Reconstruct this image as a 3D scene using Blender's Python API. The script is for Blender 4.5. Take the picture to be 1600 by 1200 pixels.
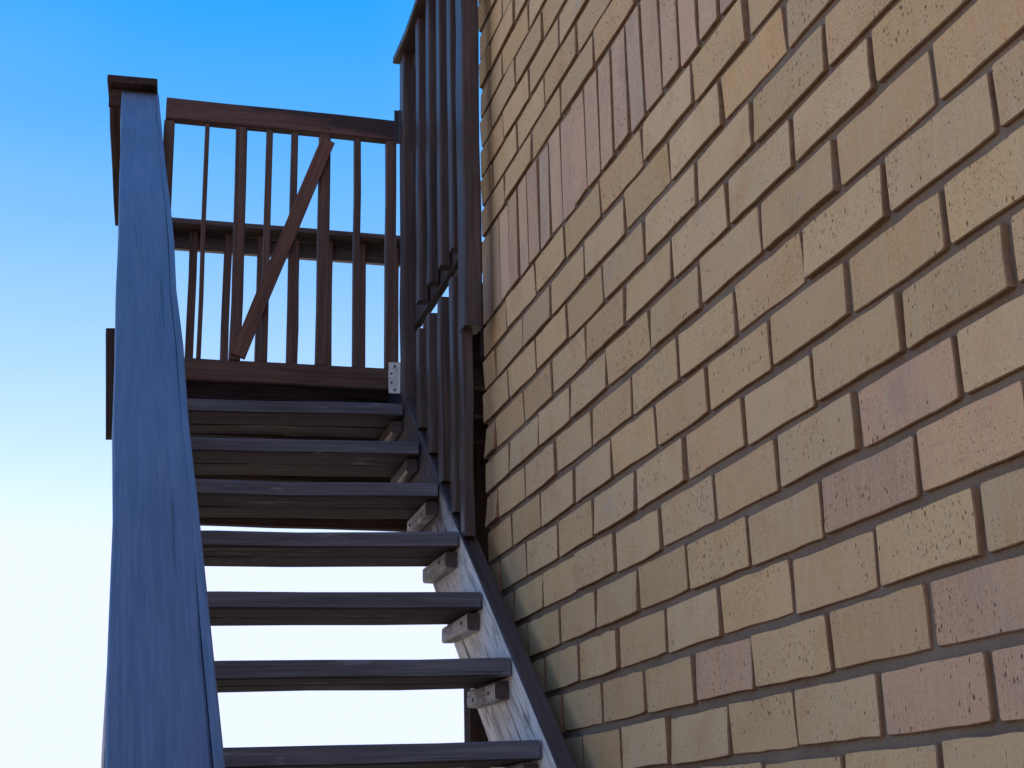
import bpy, bmesh, math, random
from mathutils import Matrix, Vector
random.seed(11)
S = bpy.context.scene
COL = S.collection
for o in list(bpy.data.objects): bpy.data.objects.remove(o)

# ------------------------------------------------------------------ camera
CAM = Vector((-.877, -3.4745, -1.1894)); YAW, PITCH, ROLL, FPX = -.2664, .2835, -.0216, 2385.18
cy, sy, cp, sp = math.cos(YAW), math.sin(YAW), math.cos(PITCH), math.sin(PITCH)
FW = Vector((-sy*cp, cy*cp, sp)); R0 = Vector((cy, sy, 0)); U0 = R0.cross(FW)
cr, sr = math.cos(ROLL), math.sin(ROLL)
RT = cr*R0 + sr*U0; UP = -sr*R0 + cr*U0
cd = bpy.data.cameras.new('camera'); cam = bpy.data.objects.new('camera', cd); COL.objects.link(cam)
cd.sensor_width = 36; cd.lens = FPX/1600*36; cd.clip_end = 3000; cd.clip_start = .02
m = Matrix((( RT.x, UP.x, -FW.x, CAM.x), (RT.y, UP.y, -FW.y, CAM.y), (RT.z, UP.z, -FW.z, CAM.z), (0, 0, 0, 1)))
cam.matrix_world = m
S.camera = cam
S.render.resolution_x, S.render.resolution_y = 1024, 768

# ------------------------------------------------------------------ daylight
SUN_EL, SUN_AZ = math.radians(50), math.radians(143)      # azimuth clockwise from +Y
W = bpy.data.worlds.new('World'); S.world = W; W.use_nodes = True
wt = W.node_tree; wt.nodes.clear()
sky = wt.nodes.new('ShaderNodeTexSky'); sky.sky_type = 'NISHITA'; sky.sun_disc = False
sky.sun_elevation = SUN_EL; sky.sun_rotation = SUN_AZ
sky.air_density = 1.0; sky.dust_density = 1.0; sky.ozone_density = 6.0; sky.altitude = 0
grade = wt.nodes.new('ShaderNodeVectorMath'); grade.operation = 'MULTIPLY_ADD'       # the same deep-blue grade over the whole sky
grade.inputs[1].default_value = (2.97, 1.41, .66); grade.inputs[2].default_value = (-2.26, -.42, 2.48)
hsv = wt.nodes.new('ShaderNodeVectorMath'); hsv.operation = 'MAXIMUM'; hsv.inputs[1].default_value = (.02, .1, .3)
cap = wt.nodes.new('ShaderNodeVectorMath'); cap.operation = 'MINIMUM'; cap.inputs[1].default_value = (3.75, 4.12, 7.0)
wtc = wt.nodes.new('ShaderNodeTexCoord'); wmp = wt.nodes.new('ShaderNodeMapping'); wmp.inputs['Scale'].default_value = (1.4, 1.4, 2.6)
wnz = wt.nodes.new('ShaderNodeTexNoise'); wnz.inputs['Scale'].default_value = 2.2; wnz.inputs['Detail'].default_value = 4; wnz.inputs['Distortion'].default_value = .6
wmr = wt.nodes.new('ShaderNodeMapRange'); wmr.inputs[1].default_value = .35; wmr.inputs[2].default_value = .75; wmr.inputs[3].default_value = 0; wmr.inputs[4].default_value = .10
thin = wt.nodes.new('ShaderNodeMix'); thin.data_type = 'RGBA'; thin.inputs[7].default_value = (3.9, 4.4, 5.3, 1)      # thin uneven high haze
wt.links.new(wtc.outputs['Generated'], wmp.inputs[0]); wt.links.new(wmp.outputs[0], wnz.inputs['Vector']); wt.links.new(wnz.outputs[0], wmr.inputs[0]); wt.links.new(wmr.outputs[0], thin.inputs[0])
bg = wt.nodes.new('ShaderNodeBackground'); bg.inputs['Strength'].default_value = .15
wo = wt.nodes.new('ShaderNodeOutputWorld')
wt.links.new(sky.outputs[0], grade.inputs[0]); wt.links.new(grade.outputs[0], hsv.inputs[0]); wt.links.new(hsv.outputs[0], cap.inputs[0]); wt.links.new(cap.outputs[0], thin.inputs[6]); wt.links.new(thin.outputs[2], bg.inputs['Color']); wt.links.new(bg.outputs[0], wo.inputs[0])
ld = bpy.data.lights.new('sun', 'SUN'); ld.energy = 4.6; ld.angle = math.radians(.53); ld.color = (1, .93, .80)
sun = bpy.data.objects.new('sun', ld); COL.objects.link(sun)
sd = Vector((math.sin(SUN_AZ)*math.cos(SUN_EL), math.cos(SUN_AZ)*math.cos(SUN_EL), math.sin(SUN_EL)))
sun.rotation_euler = sd.to_track_quat('Z', 'Y').to_euler(); sun.location = (6, -6, 12)
vs = S.view_settings; vs.view_transform = 'Standard'; vs.look = 'None'; vs.exposure = .66; vs.gamma = 1; vs.use_curve_mapping = False
GZ = -2.7                                                    # ground level

# ------------------------------------------------------------------ materials
class NT:
    def __init__(s, name):
        s.m = bpy.data.materials.new(name); s.m.use_nodes = True; s.t = s.m.node_tree; s.t.nodes.clear()
        s.out = s.n('OutputMaterial'); s.b = s.n('BsdfPrincipled'); s.l(s.b.outputs[0], s.out.inputs[0])
    def n(s, k, **kw):
        x = s.t.nodes.new('ShaderNode'+k)
        for a, v in kw.items(): setattr(x, a, v)
        return x
    def l(s, a, b): s.t.links.new(a, b)
    def math(s, op, a, b=None, c=None, clamp=False):
        x = s.n('Math', operation=op, use_clamp=clamp)
        for i, v in enumerate((a, b, c)):
            if v is None: continue
            if hasattr(v, 'links'): s.l(v, x.inputs[i])
            else: x.inputs[i].default_value = v
        return x.outputs[0]
    def mix(s, f, a, b, mode='MIX'):
        x = s.n('Mix', data_type='RGBA', blend_type=mode)
        for i, v in ((0, f), (6, a), (7, b)):
            if hasattr(v, 'links'): s.l(v, x.inputs[i])
            elif i == 0: x.inputs[0].default_value = v
            else: x.inputs[i].default_value = (*v, 1)
        return x.outputs[2]
    def ramp(s, f, stops, interp='LINEAR'):
        x = s.n('ValToRGB'); e = x.color_ramp.elements; x.color_ramp.interpolation = interp
        while len(e) < len(stops): e.new(.5)
        for k, (p, c) in zip(e, stops):
            k.position = p; k.color = (c, c, c, 1) if not hasattr(c, '__len__') else (*c, 1)
        s.l(f, x.inputs[0]); return x.outputs[0]
    def noise(s, vec, scale, detail=4, rough=.55, dist=0):
        x = s.n('TexNoise'); x.inputs['Scale'].default_value = scale; x.inputs['Detail'].default_value = detail
        x.inputs['Roughness'].default_value = rough; x.inputs['Distortion'].default_value = dist
        s.l(vec, x.inputs['Vector']); return x.outputs[0]
    def coords(s, scale, seed, island=False):
        tc = s.n('TexCoord'); mp = s.n('Mapping'); mp.inputs['Scale'].default_value = scale
        s.l(tc.outputs['Object'], mp.inputs['Vector'])
        ad = s.n('VectorMath', operation='ADD'); s.l(mp.outputs[0], ad.inputs[0])
        cb = s.n('CombineXYZ')
        r = s.rand(island)
        s.l(s.math('MULTIPLY', r, 37.3+seed), cb.inputs[0]); s.l(s.math('MULTIPLY', r, 91.7), cb.inputs[1]); s.l(s.math('MULTIPLY', r, 53.1), cb.inputs[2])
        s.l(cb.outputs[0], ad.inputs[1]); return ad.outputs[0]
    def warp(s, vec, amt):
        n = s.n('TexNoise'); n.inputs['Scale'].default_value = 1.7; n.inputs['Detail'].default_value = 2; s.l(vec, n.inputs['Vector'])
        x = s.n('VectorMath', operation='MULTIPLY_ADD'); s.l(n.outputs['Color'], x.inputs[0]); x.inputs[1].default_value = (amt, amt, amt); s.l(vec, x.inputs[2]); return x.outputs[0]
    def rand(s, island=False):
        if not hasattr(s, '_r'):
            s._r = s.n('NewGeometry').outputs['Random Per Island'] if island else s.n('ObjectInfo').outputs['Random']
        return s._r
    def bump(s, h, strength, dist):
        x = s.n('Bump'); x.inputs['Strength'].default_value = strength; x.inputs['Distance'].default_value = dist
        s.l(h, x.inputs['Height']); s.l(x.outputs[0], s.b.inputs['Normal'])

def brick_mat(name, cols, island=False, pink=False, turn=False):
    s = NT(name); r = s.rand(island)
    n = len(cols); base = s.ramp(r, [(i/n, c) for i, c in enumerate(cols)], 'CONSTANT')
    r2 = s.n('TexWhiteNoise', noise_dimensions='1D'); s.l(s.math('MULTIPLY', r, 417.0), r2.inputs['W'])
    base = s.mix(1, base, s.ramp(r2.outputs[0], [(0, .88), (.5, 1.0), (1, 1.10)]), 'MULTIPLY')
    blot = s.noise(s.coords((9, 9, 9), 1, island), 1, 3, .6)
    base = s.mix(s.ramp(blot, [(.50, 0), (.72, .6)]), base, (.54, .29, .11) if not pink else (.42, .24, .165))
    grey = s.noise(s.coords((14, 11, 14), 5, island), 1, 3)
    base = s.mix(s.ramp(grey, [(.60, 0), (.80, .42)]), base, (.34, .31, .27))
    drag = s.noise(s.coords((120, 190, 9), 2, island), 1, 3, .6)
    base = s.mix(s.ramp(drag, [(.40, .0), (.66, .34)]), base, (.56, .45, .27))
    fine = s.noise(s.coords((420, 420, 260), 3, island), 1, 2)
    base = s.mix(.55, base, s.ramp(fine, [(.3, .74), (.7, 1.14)]), 'MULTIPLY')
    dens = s.noise(s.coords((20, 20, 20), 9, island), 1, 3)
    q = lambda x, y, z: (x, z, y) if turn else (x, y, z)
    def cells(sc, seed, share, r0, r1):
        v = s.n('TexVoronoi'); v.inputs['Scale'].default_value = 1; v.inputs['Randomness'].default_value = 1; s.l(s.warp(s.coords(sc, seed, island), .55), v.inputs['Vector'])
        sp = s.n('SeparateColor'); s.l(v.outputs['Color'], sp.inputs[0])
        has = s.math('LESS_THAN', sp.outputs[0], s.math('MULTIPLY', s.ramp(dens, [(.38, .55), (.66, 1.7)]), share))
        rad = s.math('ADD', s.math('MULTIPLY', sp.outputs[1], r1-r0), r0)
        near = s.math('DIVIDE', s.math('SUBTRACT', rad, v.outputs['Distance']), .10, clamp=True)
        return s.math('MULTIPLY', has, near)
    pm2 = s.math('MULTIPLY', cells(q(230, 300, 200), 6, .36, .14, .34), .85)
    pm = s.math('MAXIMUM', cells(q(115, 165, 90), 4, .22, .12, .34), s.math('MULTIPLY', cells(q(130, 230, 42), 8, .12, .08, .22), .8))
    pits = s.math('MAXIMUM', pm, pm2)
    base = s.mix(s.math('MULTIPLY', pits, .9), base, (.10, .052, .028))
    s.l(base, s.b.inputs['Base Color']); s.b.inputs['Roughness'].default_value = .92; s.b.inputs['Specular IOR Level'].default_value = .2
    h = s.math('SUBTRACT', s.math('ADD', s.math('MULTIPLY', drag, .25), s.math('MULTIPLY', fine, .35)), s.math('MULTIPLY', pits, 1.1))
    s.bump(h, .4, .003)
    return s.m
BUFF = [(.61, .385, .175), (.62, .395, .185), (.605, .38, .168), (.63, .415, .205), (.62, .38, .172), (.59, .38, .188), (.63, .375, .16), (.62, .395, .19), (.595, .385, .19), (.61, .365, .168)]
PINK = [(.60, .37, .215), (.585, .365, .215), (.58, .355, .205), (.61, .385, .225), (.565, .375, .23), (.595, .35, .20)]
M_BRICK = brick_mat('buff_brick', BUFF); M_PINK = brick_mat('pinkish_brick', PINK, pink=True, turn=True)
M_BRICK_I = brick_mat('buff_brick_far', BUFF, True); M_PINK_I = brick_mat('pinkish_brick_far', PINK, True, True, True); M_PINKS = brick_mat('pinkish_stretcher_brick', [(.60, .345, .18), (.575, .325, .175), (.57, .335, .19), (.61, .35, .17)], pink=True)
def mortar():
    s = NT('brown_mortar'); a = s.noise(s.coords((7, 7, 7), 1), 1, 5, .6); b = s.noise(s.coords((240, 240, 240), 2), 1, 4, .65)
    c = s.mix(s.ramp(a, [(.35, 0), (.68, 1)]), (.155, .096, .054), (.245, .175, .108))
    c = s.mix(s.ramp(b, [(.3, .0), (.75, .6)]), c, (.24, .185, .14))
    s.l(c, s.b.inputs['Base Color']); s.b.inputs['Roughness'].default_value = .95
    s.bump(s.math('ADD', b, s.math('MULTIPLY', a, .6)), .9, .004); return s.m
M_MORTAR = mortar()
def bedface():  # joint shade painted into the colour of bed faces, ends and arrises
    s = NT('shade_toned_brick_bed_face'); a = s.noise(s.coords((60, 60, 60), 1), 1, 4, .6); b = s.noise(s.coords((12, 12, 12), 2), 1, 3)
    c = s.mix(s.ramp(a, [(.3, 0), (.7, 1)]), (.17, .092, .048), (.27, .155, .085)); c = s.mix(s.ramp(b, [(.5, 0), (.7, .6)]), c, (.22, .165, .12))
    s.l(c, s.b.inputs['Base Color']); s.b.inputs['Roughness'].default_value = .95; s.b.inputs['Specular IOR Level'].default_value = .15
    s.bump(a, .6, .003); return s.m
M_BED = bedface()

def wood(name, axis, dark, light, rough=.42, wear=.0, wearcol=(.3, .3, .32), spec=.5, stain=.5):
    s = NT(name)
    def sc(across, along): v = [across]*3; v[axis] = along; return tuple(v)
    g = s.noise(s.coords(sc(70, 2.2), 1), 1, 5, .62, .6)
    g2 = s.noise(s.coords(sc(260, 7), 2), 1, 3, .6)
    big = s.noise(s.coords(sc(9, 2.5), 3), 1, 4, .55)
    c = s.mix(s.ramp(g, [(.32, 0), (.68, 1)]), dark, light)
    c = s.mix(.7, c, s.ramp(g2, [(.3, .62), (.7, 1.25)]), 'MULTIPLY')
    c = s.mix(stain, c, s.ramp(big, [(.3, .5), (.7, 1.35)]), 'MULTIPLY')
    crack = s.noise(s.coords(sc(120, 1.6), 7), 1, 2, .5)
    cm = s.ramp(crack, [(.685, 0), (.72, 1)])
    c = s.mix(s.math('MULTIPLY', cm, .7), c, tuple(x*.35 for x in dark))
    if wear:
        w = s.noise(s.coords(sc(34, 5), 11), 1, 5, .7); w2 = s.noise(s.coords((5, 5, 5), 12), 1, 2)
        wm = s.ramp(s.math('ADD', w, s.math('MULTIPLY', w2, .5)), [(.92-wear*.35, 0), (1.04-wear*.35, 1)])
        c = s.mix(wm, c, wearcol)
    s.l(c, s.b.inputs['Base Color'])
    rr = s.ramp(g2, [(.25, rough-.1), (.75, rough+.16)]); s.l(rr, s.b.inputs['Roughness'])
    s.b.inputs['Specular IOR Level'].default_value = spec
    s.bump(s.math('SUBTRACT', s.math('ADD', s.math('MULTIPLY', g, .6), s.math('MULTIPLY', g2, .5)), cm), .45, .0022)
    return s.m
DK, LT = (.037, .025, .023), (.088, .058, .050)
WD = [wood('dark_stained_timber_'+a, i, DK, LT, spec=.3) for i, a in enumerate('xyz')]
RD = [wood('red_brown_timber_'+a, i, (.056, .030, .023), (.118, .066, .047), .55, spec=.25) for i, a in enumerate('xyz')]
DM = [wood('deck_timber_'+a, i, (.030, .019, .018), (.070, .046, .042), .8, spec=.05) for i, a in enumerate('xyz')]
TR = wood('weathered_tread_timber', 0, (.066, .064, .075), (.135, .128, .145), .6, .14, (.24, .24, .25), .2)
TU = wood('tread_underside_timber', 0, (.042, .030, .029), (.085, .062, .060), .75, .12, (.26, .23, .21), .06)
HR = wood('weathered_handrail_timber', 1, (.082, .118, .178), (.106, .150, .222), .48, .0, (.15, .21, .29), .42, .28)
def peeling():
    s = NT('peeling_pale_timber')
    g = s.noise(s.coords((60, 3.5, 60), 1), 1, 5, .65, .8); p = s.noise(s.coords((26, 5, 26), 2), 1, 6, .66, .7)
    f = s.noise(s.coords((150, 9, 150), 3), 1, 3, .6); k = s.noise(s.coords((80, 2.5, 80), 4), 1, 3, .55, .4)
    c = s.mix(s.ramp(p, [(.35, 0), (.51, 1)]), (.36, .32, .28), (.76, .71, .64))
    c = s.mix(s.ramp(g, [(.54, 0), (.70, .75)]), c, (.26, .225, .20))
    c = s.mix(.6, c, s.ramp(f, [(.3, .75), (.7, 1.12)]), 'MULTIPLY')
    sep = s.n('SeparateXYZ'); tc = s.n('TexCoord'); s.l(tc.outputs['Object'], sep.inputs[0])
    deck_shade = s.math('ADD', sep.outputs[1], s.math('MULTIPLY', s.math('SUBTRACT', p, .5), 1.1))
    c = s.mix(s.ramp(s.math('MULTIPLY', deck_shade, .5), [(.56, 0), (.74, 1)]), c, (.040, .026, .022))  # shade beneath the landing painted in as a dark upper end
    km = s.ramp(k, [(.605, 0), (.65, 1)])
    c = s.mix(s.math('MULTIPLY', km, .85), c, (.035, .026, .022))
    s.l(c, s.b.inputs['Base Color']); s.b.inputs['Roughness'].default_value = .8
    s.bump(s.math('SUBTRACT', s.math('ADD', s.math('MULTIPLY', p, .8), s.math('MULTIPLY', f, .4)), km), .6, .004); return s.m
M_PEEL = peeling()
def worn_rail():
    m_ = wood('worn_red_brown_rail', 0, (.056, .028, .024), (.115, .058, .048), .55, spec=.25); t = m_.node_tree; s = NT.__new__(NT); s.m = m_; s.t = t
    s.b = [n for n in t.nodes if n.type == 'BSDF_PRINCIPLED'][0]; src = s.b.inputs['Base Color'].links[0].from_socket
    tc = s.n('TexCoord'); sep = s.n('SeparateXYZ'); s.l(tc.outputs['Object'], sep.inputs[0])
    nz = s.noise(s.coords((14, 14, 40), 21), 1, 4, .6)
    f = s.math('ADD', s.math('MULTIPLY', sep.outputs[0], 2.2), s.math('MULTIPLY', sep.outputs[2], 14)); f = s.math('ADD', f, s.math('MULTIPLY', s.math('SUBTRACT', nz, .5), 1.6))
    s.l(s.mix(s.ramp(f, [(.12, 0), (.42, .8)]), src, (.022, .016, .018)), s.b.inputs['Base Color']); return m_
M_WORN = worn_rail()
M_CLEAT = wood('worn_cleat_timber', 1, (.10, .075, .065), (.24, .20, .18), .6, .6, (.42, .40, .38))
def galv():
    s = NT('galvanised_steel'); a = s.noise(s.coords((90, 90, 90), 1), 1, 4); 
    c = s.mix(s.ramp(a, [(.35, 0), (.7, 1)]), (.40, .41, .40), (.60, .61, .59))
    rst = s.noise(s.coords((60, 60, 22), 3), 1, 3); c = s.mix(s.ramp(rst, [(.6, 0), (.75, .7)]), c, (.24, .20, .15))
    s.l(c, s.b.inputs['Base Color']); s.b.inputs['Metallic'].default_value = .35; s.b.inputs['Roughness'].default_value = .55
    s.bump(a, .3, .001); return s.m
M_GALV = galv()
def plain(name, c, rough=.7, metal=0):
    s = NT(name); a = s.noise(s.coords((80, 80, 80), 1), 1, 3)
    s.l(s.mix(.5, c, s.ramp(a, [(.3, .7), (.7, 1.2)]), 'MULTIPLY'), s.b.inputs['Base Color']); s.b.inputs['Roughness'].default_value = rough; s.b.inputs['Metallic'].default_value = metal; return s.m
M_SCREW = plain('rusted_screw', (.05, .04, .035), .6, .3); M_BLACKHINGE = plain('dark_hinge_steel', (.03, .028, .028), .5, .3)
def groundm():
    s = NT('pale_paving'); a = s.noise(s.coords((.6, .6, .6), 1), 1, 5); b = s.noise(s.coords((40, 40, 40), 2), 1, 4)
    c = s.mix(s.ramp(a, [(.3, 0), (.7, 1)]), (.41, .31, .20), (.48, .375, .26)); c = s.mix(.5, c, s.ramp(b, [(.3, .8), (.7, 1.1)]), 'MULTIPLY')
    s.l(c, s.b.inputs['Base Color']); s.b.inputs['Roughness'].default_value = .9; s.bump(b, .3, .004); return s.m
M_GROUND = groundm()

# ------------------------------------------------------------------ helpers
def link(name, me, parent=None, loc=(0, 0, 0), rot=(0, 0, 0)):
    o = bpy.data.objects.new(name, me); COL.objects.link(o); o.location = loc; o.rotation_euler = rot
    if parent: o.parent = parent
    return o
def thing(name, label, cat, loc=(0, 0, 0), group=None):
    o = bpy.data.objects.new(name, None); COL.objects.link(o); o.location = loc; o.empty_display_size = .2
    o['label'] = label; o['category'] = cat
    if group: o['group'] = group
    bpy.context.view_layer.update()
    return o
def plank_mesh(name, sx, sy_, sz, mats, bev=.003, jit=.0008, face_mat=None, seg=.16, taper=None):
    """sawn timber centred on the origin, cut into lengths so that its arrises wander a little"""
    bm = bmesh.new(); d = [sx, sy_, sz]; ax = d.index(max(d)); n = max(1, min(14, int(d[ax]/seg)))
    o1, o2 = [i for i in range(3) if i != ax]
    bev = min(bev, min(d)*.2)
    prof = []
    a, b = d[o1]/2, d[o2]/2
    for (u, v) in ((-a+bev, -b), (a-bev, -b), (a, -b+bev), (a, b-bev), (a-bev, b), (-a+bev, b), (-a, b-bev), (-a, -b+bev)): prof.append((u, v))
    rings = []
    for k in range(n+1):
        t = -d[ax]/2 + d[ax]*k/n; ju, jv = random.gauss(0, jit), random.gauss(0, jit); r = []
        for (u, v) in prof:
            p = [0, 0, 0]; p[ax] = t; p[o1] = u+ju+random.gauss(0, jit*.35); p[o2] = v+jv+random.gauss(0, jit*.35); r.append(bm.verts.new(p))
        rings.append(r)
    for k in range(n):
        for i in range(8):
            j = (i+1) % 8; bm.faces.new((rings[k][i], rings[k][j], rings[k+1][j], rings[k+1][i]))
    bm.faces.new(rings[0][::-1]); bm.faces.new(rings[-1])
    bmesh.ops.recalc_face_normals(bm, faces=bm.faces)
    if face_mat:
        for f in bm.faces:
            for test, mi in face_mat:
                if test(f.normal): f.material_index = mi
    me = bpy.data.meshes.new(name); bm.to_mesh(me); bm.free()
    for mm in mats: me.materials.append(mm)
    return me
def board(name, x, y, z, parent, mat=WD, bev=.003, jit=.0008, rot=(0, 0, 0), face_mat=None, mats=None):
    """board from ranges x, y, z (world), child of parent"""
    d = [x[1]-x[0], y[1]-y[0], z[1]-z[0]]; c = Vector(((x[0]+x[1])/2, (y[0]+y[1])/2, (z[0]+z[1])/2))
    ax = d.index(max(d))
    mm = mats or ([mat[ax]] if isinstance(mat, list) else [mat])
    me = plank_mesh(name, *d, mm, bev, jit, face_mat)
    base = parent.matrix_world.translation if parent else Vector()
    return link(name, me, parent, c-base, rot)
def slope_board(name, x, yz0, yz1, th, parent, mats, face_mat=None, top=True, x_end=None, bev=.003):
    """sloping board along Y; (y,z) pairs are its top edge line; th thickness below it"""
    (y0, z0), (y1, z1) = yz0, yz1; L = math.hypot(y1-y0, z1-z0); a = math.atan2(z1-z0, y1-y0)
    w = x[1]-x[0]; xc0 = (x[0]+x[1])/2; xc1 = xc0 if x_end is None else x_end
    me = plank_mesh(name, w, L, th, mats, bev, .0012, face_mat, .22)
    c = Vector(((xc0+xc1)/2, (y0+y1)/2 + math.sin(a)*th/2, (z0+z1)/2 - math.cos(a)*th/2))
    along = Vector((xc1-xc0, y1-y0, z1-z0)).normalized(); nrm = Vector((1, 0, 0)).cross(along).normalized(); lat = along.cross(nrm)
    o = link(name, me, parent, c-parent.matrix_world.translation)
    o.rotation_euler = Matrix((lat, along, nrm)).transposed().to_euler()
    return o
def cyl_mesh(name, r, h, mat, n=12, axis=2):
    bm = bmesh.new(); bmesh.ops.create_cone(bm, cap_ends=True, segments=n, radius1=r, radius2=r, depth=h)
    if axis == 1: bmesh.ops.rotate(bm, verts=bm.verts, cent=(0, 0, 0), matrix=Matrix.Rotation(math.pi/2, 3, 'X'))
    me = bpy.data.meshes.new(name); bm.to_mesh(me); bm.free(); me.materials.append(mat); return me

# ------------------------------------------------------------------ ground
bm = bmesh.new(); bmesh.ops.create_grid(bm, x_segments=8, y_segments=8, size=700)
me = bpy.data.meshes.new('ground'); bm.to_mesh(me); bm.free(); me.materials.append(M_GROUND)
g = link('ground', me, None, (0, 0, GZ)); g['kind'] = 'structure'; g['label'] = 'pale paved ground around the building'

# ------------------------------------------------------------------ brick building (wall face x = 0, corner y = 0)
B = thing('brick_building', 'buff speckled brick wall with raked brown joints and one pinkish soldier course', 'building', (0, 0, GZ))
TOPZ = 4.7; NEAR = -6.5; DEEP = 7.0; REC = .0065
bm = bmesh.new()
vv = [bm.verts.new(p) for p in ((REC, NEAR, GZ), (DEEP, NEAR, GZ), (DEEP, -REC, GZ), (REC, -REC, GZ), (REC, NEAR, TOPZ), (DEEP, NEAR, TOPZ), (DEEP, -REC, TOPZ), (REC, -REC, TOPZ))]
for f in ((0, 1, 2, 3), (4, 7, 6, 5), (0, 4, 5, 1), (1, 5, 6, 2), (2, 6, 7, 3), (3, 7, 4, 0)): bm.faces.new([vv[i] for i in f])
bmesh.ops.recalc_face_normals(bm, faces=bm.faces)
bmesh.ops.translate(bm, verts=bm.verts, vec=(0, 0, -GZ))
me = bpy.data.meshes.new('mortar_core'); bm.to_mesh(me); bm.free(); me.materials.append(M_MORTAR); link('mortar_core', me, B)

def brick_geo(ly, lz, depth, rnd, rough=True):
    """verts, faces of one brick: face at x=0 (looking to -x), centred on y,z"""
    a, b = ly/2, lz/2; pts = []
    j = lambda s: rnd.gauss(0, s)
    if rough:
        c = .0026
        ny = 5 if ly > .15 else (3 if ly > .1 else 1); nz = 2 if lz < .1 else 5
        for i in range(ny+1): pts.append((-a+c+(2*a-2*c)*i/ny, -b))
        for i in range(nz+1): pts.append((a, -b+c+(2*b-2*c)*i/nz))
        for i in range(ny+1): pts.append((a-c-(2*a-2*c)*i/ny, b))
        for i in range(nz+1): pts.append((-a, b-c-(2*b-2*c)*i/nz))
        s = .00055
        bow = rnd.gauss(0, .0005)
        pts = [(y+rnd.gauss(0, .0002), z+bow*(1-(y/a)**2)) for y, z in pts]
        if rnd.random() < .3:
            k = rnd.randrange(len(pts)); pts[k] = (pts[k][0]*(.985 if ly > .15 else .97), pts[k][1]*.93)
    else:
        pts = [(-a, -b), (a, -b), (a, b), (-a, b)]; s = .001
    n = len(pts); o = [(y+j(s), z+j(s)) for y, z in pts]; k = .0014
    tilt, tw = rnd.gauss(0, .0009), rnd.gauss(0, .0009)
    V = []
    for y, z in o: V.append((0+tilt*y/a+tw*z/b, y-k*(1 if y > 0 else -1), z-k*(1 if z > 0 else -1)))
    for y, z in o: V.append((k+tilt*y/a+tw*z/b, y, z))
    for y, z in o: V.append((depth, y, z))
    F = [tuple(range(n))[::-1]]                                  # face first, then arris, then bed faces and ends
    for q in (0, n):
        for i in range(n):
            jn = (i+1) % n; F.append((q+i, q+jn, q+n+jn, q+n+i))
    return V, F, [0]+[1]*(2*n)
rb = random.Random(5)
def brick_mesh(ly, lz, mat):
    V, F, MI = brick_geo(ly, lz, .1, rb); me = bpy.data.meshes.new('brick'); me.from_pydata(V, [], F); me.materials.append(mat); me.materials.append(M_BED)
    me.polygons.foreach_set('material_index', MI)
    bm = bmesh.new(); bm.from_mesh(me); bmesh.ops.recalc_face_normals(bm, faces=bm.faces); bm.to_mesh(me); bm.free(); return me
# every brick of the visible face: (y0, y1, z0, z1, kind)
MEAS = {1: {2: -.2231, 4: -.4694, 6: -.6906, 8: -.9254, 10: -1.1608, 12: -1.402}, 2: {1: -.1142, 3: -.3598, 5: -.5806, 7: -.8157, 9: -1.0554, 11: -1.283, 13: -1.5122},
 3: {2: -.2327, 4: -.4593, 6: -.6917, 8: -.9245, 10: -1.1488, 12: -1.3921, 14: -1.6143, 16: -1.8501}, 4: {1: -.1024, 3: -.3473, 5: -.5756, 7: -.8094, 9: -1.0382, 13: -1.5102, 15: -1.7362, 17: -1.9682},
 5: {2: -.222, 4: -.4658, 6: -.6929, 8: -.9227, 10: -1.1561, 12: -1.3865, 14: -1.6226, 16: -1.8543, 18: -2.0949}, 6: {3: -.3486, 5: -.5863, 7: -.8182, 9: -1.0491, 11: -1.2817, 13: -1.5131, 17: -1.9697, 19: -2.204},
 7: {6: -.701, 8: -.9352, 10: -1.1632, 12: -1.3925, 14: -1.6237, 16: -1.8561, 18: -2.0891}, 8: {9: -1.0494, 11: -1.2844, 13: -1.519, 15: -1.7439, 17: -1.977, 19: -2.2002},
 9: {14: -1.62, 16: -1.8518, 18: -2.0844}, 10: {11: -1.2734, 13: -1.508, 15: -1.7396, 17: -1.9791}, 11: {14: -1.6348, 16: -1.8663, 18: -2.0938}, 12: {13: -1.4979, 15: -1.7351, 17: -1.9737}, 13: {14: -1.6191, 16: -1.8472, 18: -2.0817}}
CH = .085; JB = .0128; JP = .0115
bricks = []
def course(z0, z1, odd, meas, kind='buff'):
    us = [0]; u = 1 if odd else 2
    while -.116*u > NEAR: us.append(u); u += 2
    ys = [0 if u == 0 else meas.get(u, -.116*u+rb.gauss(0, .003)) for u in us]
    for i in range(len(ys)-1):
        ya = ys[i]-(JP/2 if i else 0); yb = ys[i+1]+JP/2
        dz = rb.gauss(0, .0012)
        bricks.append((yb, ya, z0+JB/2+dz, z1-JB/2+dz, kind, i == 0, odd))
c = 1
while -CH*c > GZ-.02:
    course(-CH*c+.002, -CH*(c-1)+.002, c % 2 == 0, MEAS.get(c, {})); c += 1
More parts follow.
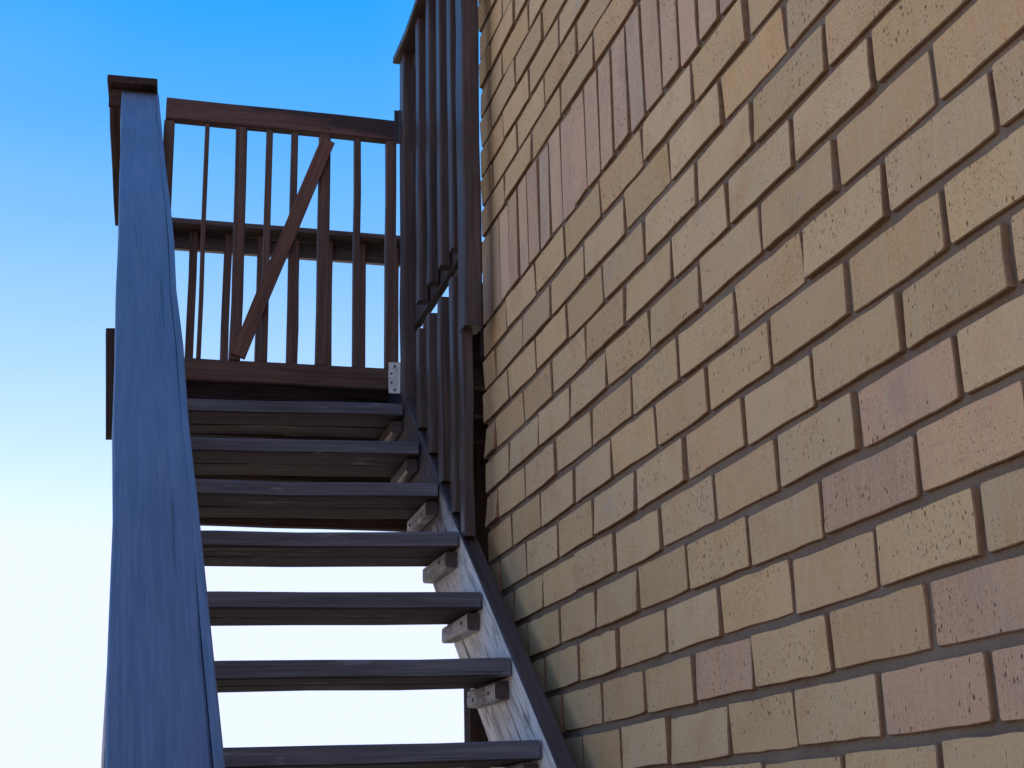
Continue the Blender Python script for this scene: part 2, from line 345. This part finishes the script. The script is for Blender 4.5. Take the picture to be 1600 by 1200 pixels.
# soldier course
y = 0.; k = 0; sold = []
first = -.9342+.0845*11                                        # phase of the upright joints
ys = [0]+[first-.0845*i+rb.gauss(0, .0015) for i in range(1, 78)]
ys = [v for v in ys if v > NEAR]
for i in range(len(ys)-1):
    dz = rb.gauss(0, .0015)
    bricks.append((ys[i+1]+.0053, ys[i]-(.0053 if i else 0), .002+JB/2+dz, .234-JB/2+dz, 'pink', i == 0, False))
z = .234; k = 0
while z+.082 < TOPZ+.01:
    course(z, z+.082, k % 2 == 1, {}); z += .082; k += 1
def px(p):
    d = Vector(p)-CAM; zz = d.dot(FW)
    if zz < .1: return None
    return (800+FPX*d.dot(RT)/zz, 600-FPX*d.dot(UP)/zz)
def seen(b):
    P = [px((0, yy, zz)) for yy in b[:2] for zz in b[2:4]]
    if None in P: return 0
    x0, x1 = max(0, min(p[0] for p in P)), min(1600, max(p[0] for p in P)); y0, y1 = max(0, min(p[1] for p in P)), min(1200, max(p[1] for p in P))
    if x1 <= x0 or y1 <= y0: return 0
    q = [P[0], P[1], P[3], P[2]]
    ar = abs(sum(q[i][0]*q[(i+1) % 4][1]-q[(i+1) % 4][0]*q[i][1] for i in range(4)))/2
    fx = (x1-x0)/(max(p[0] for p in P)-min(p[0] for p in P)); fy = (y1-y0)/(max(p[1] for p in P)-min(p[1] for p in P))
    return ar*fx*fy
order = sorted(range(len(bricks)), key=lambda i: -seen(bricks[i]))
single = set(order[:300]); single = {i for i in single if seen(bricks[i]) > 0}
VAR = {'h': [brick_mesh(.111, .070, M_BRICK) for _ in range(6)], 's': [brick_mesh(.2225, .070, M_BRICK) for _ in range(16)], 'pink': [brick_mesh(.0739, .2205, M_PINK) for _ in range(10)], 'pinks': [brick_mesh(.2225, .070, M_PINKS) for _ in range(6)]}
NOM = {'h': (.111, .070), 's': (.2225, .070), 'pink': (.0739, .2205), 'pinks': (.2225, .070)}
SV, SF, SM = [], [], []
PINKS = [(-1.978, -0.719), (-2.073, -0.987), (-1.975, -1.063), (-2.096, -0.809), (-2.121, -1.069), (-1.877, -0.809)]
def pinkish(b):
    cy_, cz_ = (b[0]+b[1])/2, (b[2]+b[3])/2
    for (yy, zz) in PINKS:
        if abs(cy_-yy) < .1 and abs(cz_-zz) < .04: return True
    return rb.random() < .015
for i, b in enumerate(bricks):
    y0, y1, z0, z1, kind, corner, odd = b; ly, lz = y1-y0, z1-z0
    prot = rb.gauss(0, .0011)
    if i in single:
        key = 'pink' if kind == 'pink' else ('h' if ly < .15 else ('pinks' if pinkish(b) else 's'))
        ny, nz = NOM[key]
        o = link('brick', rb.choice(VAR[key]), B, (prot, (y0+y1)/2, (z0+z1)/2-GZ))
        o.scale = ((2.2 if corner and odd else 1), ly/ny, lz/nz); o.rotation_euler = (rb.gauss(0, .003), 0, 0)
    else:
        V, F, MI = brick_geo(ly, lz, (.222 if corner and odd else .1), rb, abs((y0+y1)/2) < 3 and z0 < 3)
        n0 = len(SV); SV += [(p[0]+prot, p[1]+(y0+y1)/2, p[2]+(z0+z1)/2-GZ) for p in V]
        SF += [tuple(v+n0 for v in f) for f in F]; SM += [2 if q else (1 if kind == 'pink' else 0) for q in MI]
# return face round the corner (y = 0, looking to +y)
def ret(x0, x1, z0, z1, mi):
    V, F, MI = brick_geo(x1-x0, z1-z0, .1, rb, False); n0 = len(SV)
    for p in V: SV.append(((x0+x1)/2+p[1], -p[0]+rb.gauss(0, .0004), p[2]+(z0+z1)/2-GZ))
    SF.extend(tuple(v+n0 for v in f) for f in F); SM.extend(2 if q else mi for q in MI)
def ret_course(z0, z1, odd):
    x = .222+JP if odd else .1+JP
    while x+.2225 < DEEP-.0: ret(x, x+.2225, z0+JB/2, z1-JB/2, 0); x += .232
c = 1
while -CH*c > GZ-.02: ret_course(-CH*c+.002, -CH*(c-1)+.002, c % 2 == 0); c += 1
x = .1+JP
while x < DEEP-.08: ret(x, x+.076, .002+JB/2, .234-JB/2, 1); x += .0845
z = .234; k = 0
while z+.082 < TOPZ+.01: ret_course(z, z+.082, k % 2 == 1); z += .082; k += 1
me = bpy.data.meshes.new('brickwork'); me.from_pydata(SV, [], SF); me.materials.append(M_BRICK_I); me.materials.append(M_PINK_I); me.materials.append(M_BED)
me.polygons.foreach_set('material_index', SM)
bm = bmesh.new(); bm.from_mesh(me); bmesh.ops.recalc_face_normals(bm, faces=bm.faces); bm.to_mesh(me); bm.free()
o = link('brickwork', me, B); o['kind'] = 'stuff'

# ------------------------------------------------------------------ staircase
ST = thing('wooden_staircase', 'dark open-riser wooden stairs with wide grey-blue sloping handrail beside brick wall', 'staircase', (-.46, -2.9, GZ))
XI, XO = -.075, -.037                                          # stringer faces
nos = lambda y: -.487+.76*y
GO, RI = .2215, .1675
ty = lambda k: -.692+GO*k; tz = lambda k: -1.034+RI*k           # k = 0 is the lowest tread in view
leftface = lambda n: n.x < -.8
yb, yt = -2.86, .86
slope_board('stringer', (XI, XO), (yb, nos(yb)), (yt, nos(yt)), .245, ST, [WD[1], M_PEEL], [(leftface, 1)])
slope_board('stringer', (-.858, -.82), (yb, nos(yb)), (yt, nos(yt)), .245, ST, [WD[1]])
YS = [-.679, -.482, -.243, -.030, .186, .418, .645]; ZS = [-1.037, -.866, -.697, -.527, -.363, -.198, -.031]
screw_me = cyl_mesh('screw', .0042, .0025, M_SCREW, 10, 1)
screw_me.transform(Matrix.Rotation(math.pi/2, 4, 'Z'))
for k in range(-9, 7):
    y0, z0 = (YS[k], ZS[k]) if k >= 0 else (ty(k), tz(k))
    th = .0365
    for (a, b_) in ((0, .136), (.141, .277)):
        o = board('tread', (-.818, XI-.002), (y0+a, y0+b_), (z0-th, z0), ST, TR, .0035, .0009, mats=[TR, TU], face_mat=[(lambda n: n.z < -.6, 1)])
        o.rotation_euler = (random.gauss(0, .004), -.012, -.055)
    for xs in ((XI-.031, XI-.001), (-.82, -.79)):
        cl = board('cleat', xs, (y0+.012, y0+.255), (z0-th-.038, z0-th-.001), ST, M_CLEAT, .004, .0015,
              mats=[M_CLEAT if k < 5 else WD[1], WD[1]], face_mat=[(lambda n: n.y < -.8, 1)])  # top cleats get dark timber colour in place of shade below the landing
        if xs[1] > -.5 and k >= 0:
            for fy in (-.075, .065):
                link('screw', screw_me, cl, (-.0155, fy+random.uniform(-.02, .02), random.uniform(-.006, .006)))
# sloping handrail: plank with a narrow strip nailed along its outer edge
hz = lambda y: 1.029+.754*(y-1.0)
hx0 = lambda y: -.8965-.0116*(y-1.0); hx1 = lambda y: -.790-.013*(y-1.0)
ya, yb2 = -2.75, 1.055
c0, c1 = (hx0(ya)+hx1(ya))/2-.004, (hx0(yb2)+hx1(yb2))/2-.001
hr = slope_board('handrail', (c0-.0525, c0+.0525), (ya, hz(ya)+.003), (yb2, hz(yb2)+.003), .034, ST, [HR], x_end=c1, bev=.0022)
e0, e1 = c0+.0525+.0053, c1+.0525+.0053
es = slope_board('edge_strip', (e0-.0055, e0+.0055), (ya, hz(ya)+.0035), (yb2, hz(yb2)+.0035), .032, ST, [HR], x_end=e1, bev=.0012)
bpy.context.view_layer.update(); wm = es.matrix_world.copy(); es.parent = hr; es.matrix_parent_inverse = hr.matrix_world.inverted(); bpy.context.view_layer.update(); es.matrix_world = wm
# posts and balusters under the handrail
for y in (-2.62,):
    board('newel_post', (-.858, -.795), (y-.03, y+.03), (GZ, hz(y)-.05), ST)
y = -2.3
while y < .9:
    board('baluster', (-.836, -.806), (y, y+.04), (nos(y+.04)+.002, hz(y)-.05), ST); y += .27
# infill slats standing on the wall-side stringer
for y in (.46, .328, .187, .048, -.054):
    board('baluster', (XI, XI+.027), (y-.041, y), (nos(y-.041)+.02, .131+random.gauss(0, .002)), ST, WD, .003, .001)

# ------------------------------------------------------------------ landing deck
DZ = .136
DK_ = thing('wooden_deck', 'dark timber landing deck at the head of the stairs, seen from below', 'deck', (.35, 1.5, GZ))
y = .868; k = 0
while y < 2.2:
    board('deck_board', (-.852, 1.75), (y, y+.094), (DZ-.034, DZ), DK_, DM, .003, .001); y += .099
y = .03
while y < .84:
    board('deck_board', (.012, 1.75), (y, y+.094), (DZ-.034, DZ), DK_, DM, .003, .001); y += .1005
board('front_beam', (-.80, -.012), (.895, .94), (-.075, DZ-.036), DK_, DM)
board('back_beam', (-.82, 1.75), (2.17, 2.215), (-.087, DZ-.036), DK_, DM)
for y in (.04, .32, .60): board('joist', (.012, 1.75), (y, y+.04), (-.055, DZ-.036), DK_, DM)
board('joist', (.03, 1.75), (.895, .94), (-.055, DZ-.036), DK_, DM)
for y in (1.22, 1.53, 1.85): board('joist', (-.82, 1.75), (y, y+.04), (-.06, DZ-.036), DK_, DM)
cpost = board('corner_post', (-.897, -.853), (1.0, 1.06), (-.060, .268), DK_, DM); cpost.rotation_euler.y = -.055
board('support_post', (.182, .272), (.945, 1.03), (GZ, -.057), DK_, DM)
board('support_post', (-.80, -.71), (2.08, 2.168), (GZ, -.062), DK_, DM)

# ------------------------------------------------------------------ railings
GRP = 'railings of the stairs and landing'
RZ0, RZ1 = 1.082, 1.105
RR = thing('railing', 'tall dark railing of close upright slats by the corner of the brick wall', 'railing', (-.05, .28, -.04), GRP)
board('top_rail', (-.094, -.006), (-.16, .705), (RZ0, RZ1), RR, WD, .003, .0012)
board('post', (XI-.003, -.033), (-.134, -.066), (-.041, RZ0-.001), RR, WD, .004, .0012)
board('post', (XI-.0015, -.031), (.633, .690), (nos(.633)-.05, RZ0-.001), RR, WD, .004, .0012)
board('sub_rail', (XI+.029, -.02), (-.064, .631), (1.02, RZ0-.001), RR)
board('middle_rail', (XI+.029, -.024), (.012, .631), (.203, .268), RR)
board('lower_rail', (XI+.029, -.030), (.012, .631), (.02, .098), RR)
for y in (.452, .3145, .178, .044):
    board('baluster', (XI, XI+.027), (y-.041, y), (.2125+random.gauss(0, .002), RZ0-.002), RR, WD, .003, .001)
RB = thing('railing', 'far slatted railing across the back of the landing, seen through the gate', 'railing', (.35, 2.19, DZ), GRP)
board('top_rail', (-.775, 1.75), (2.14, 2.27), (RZ0-.003, RZ1-.003), RB, WD, .003, .0012)
board('sub_rail', (-.83, 1.75), (2.232, 2.262), (1.012, RZ0-.005), RB)
x = -.618-.132
while x < 1.7:
    board('baluster', (x+random.gauss(0, .002), x+.031), (2.195, 2.231), (DZ+.002, RZ0-.006), RB, RD, .003, .001); x += .1325
board('post', (-.852, -.79), (2.19, 2.255), (DZ+.002, RZ0-.005), RB)
RL = thing('railing', 'short landing railing at left, its cap over the top end of the sloping handrail', 'railing', (-.85, 1.6, DZ), GRP)
tr = board('top_rail', (-.921, -.768), (1.02, 2.24), (RZ0+.005, RZ1+.005), RL, DM, .003, .0012); tr.rotation_euler.z = -.034
board('end_block', (-.936, -.786), (1.064, 1.10), (1.034, RZ0+.004), RL, DM)
board('post', (-.872, -.826), (1.104, 1.15), (DZ+.002, RZ0+.003), RL, DM)
y = 1.27
while y < 2.1:
    board('baluster', (-.862, -.832), (y, y+.04), (DZ+.002, RZ0+.003), RL, RD, .003, .001); y += .135

# ------------------------------------------------------------------ gate
G = thing('wooden_gate', 'reddish brown slatted gate with diagonal brace closing the top of the stairs', 'gate', (-.43, .715, .03))
gy0, gy1 = .69, .725
def tilted(o, a=-.006): o.rotation_euler.y = a; return o
tilted(board('top_rail', (-.768, -.090), (gy0, gy1), (.8165, .885), G, M_WORN, .004, .001), .003)
tilted(board('bottom_rail', (-.768, -.090), (gy0, gy1), (.031, .095), G, RD, .004, .001), -.003)
mid = (.0965, .815)
board('stile', (-.771, -.741), (gy0+.002, gy1-.001), mid, G, RD, .003, .001)
board('stile', (-.116, -.086), (gy0+.002, gy1-.001), mid, G, RD, .003, .001)
for (a, b_) in ((-.654, -.642), (-.475, -.457), (-.402, -.383), (-.212, -.193)):
    board('slat', (a, b_), (gy0+.004, gy1-.004), mid, G, RD, .002, .0006)
for (a, b_) in ((-.563, -.531), (-.318, -.285)):
    board('wide_slat', (a, b_), (gy0+.002, gy1-.002), mid, G, RD, .003, .0008)
# brace nailed to the front of the slats
p0, p1 = Vector((-.541, 0, .104)), Vector((-.2955, 0, .790)); dv = p1-p0; L = dv.length
M_BRACE = wood('brace_timber', 2, (.085, .038, .026), (.16, .078, .055), .55, spec=.25)
me = plank_mesh('brace', .042, .016, L, [M_BRACE], .002, .0008)
link('brace', me, G, Vector(((p0.x+p1.x)/2, gy0-.0065, (p0.z+p1.z)/2))-G.matrix_world.translation, (0, math.atan2(dv.x, dv.z), 0))
# galvanised hinge low on the gate, dark hinge above
def hinge(name, x0, x1, z0, z1, mat, smat, yy, screws):
    lf = board(name, (x0, x1), (yy-.0025, yy-.0002), (z0, z1), G, mat, .0005, .0001)
    base = lf.matrix_world
    c = Vector(((x0+x1)/2, yy-.00135, (z0+z1)/2))
    kn = cyl_mesh('knuckle', .0042, (z1-z0), mat)
    k = link('knuckle', kn, lf, Vector((x1+.0035, yy-.004, (z0+z1)/2))-c)
    l2 = board('hinge_leaf', (x1+.0072, x1+.0125), (yy-.0025, yy-.0002), (z0, z1), G, mat, .0005, .0001)
    l2.parent = lf; l2.location = Vector((x1+.0098, yy-.00135, (z0+z1)/2))-c
    for (fx, fz) in screws:
        link('screw', cyl_mesh('screw', .0036, .002, smat, 10, 1), lf, Vector((x0+fx*(x1-x0), yy-.0032, z0+fz*(z1-z0)))-c)
hinge('hinge', -.1095, -.0810, .020, .113, M_GALV, M_SCREW, gy0-.001, ((.62, .87), (.28, .63), (.30, .34), (.62, .10)))
hinge('hinge', -.0935, -.0810, .805, .915, M_BLACKHINGE, M_SCREW, gy0-.001, ((.5, .85), (.5, .5), (.5, .15)))
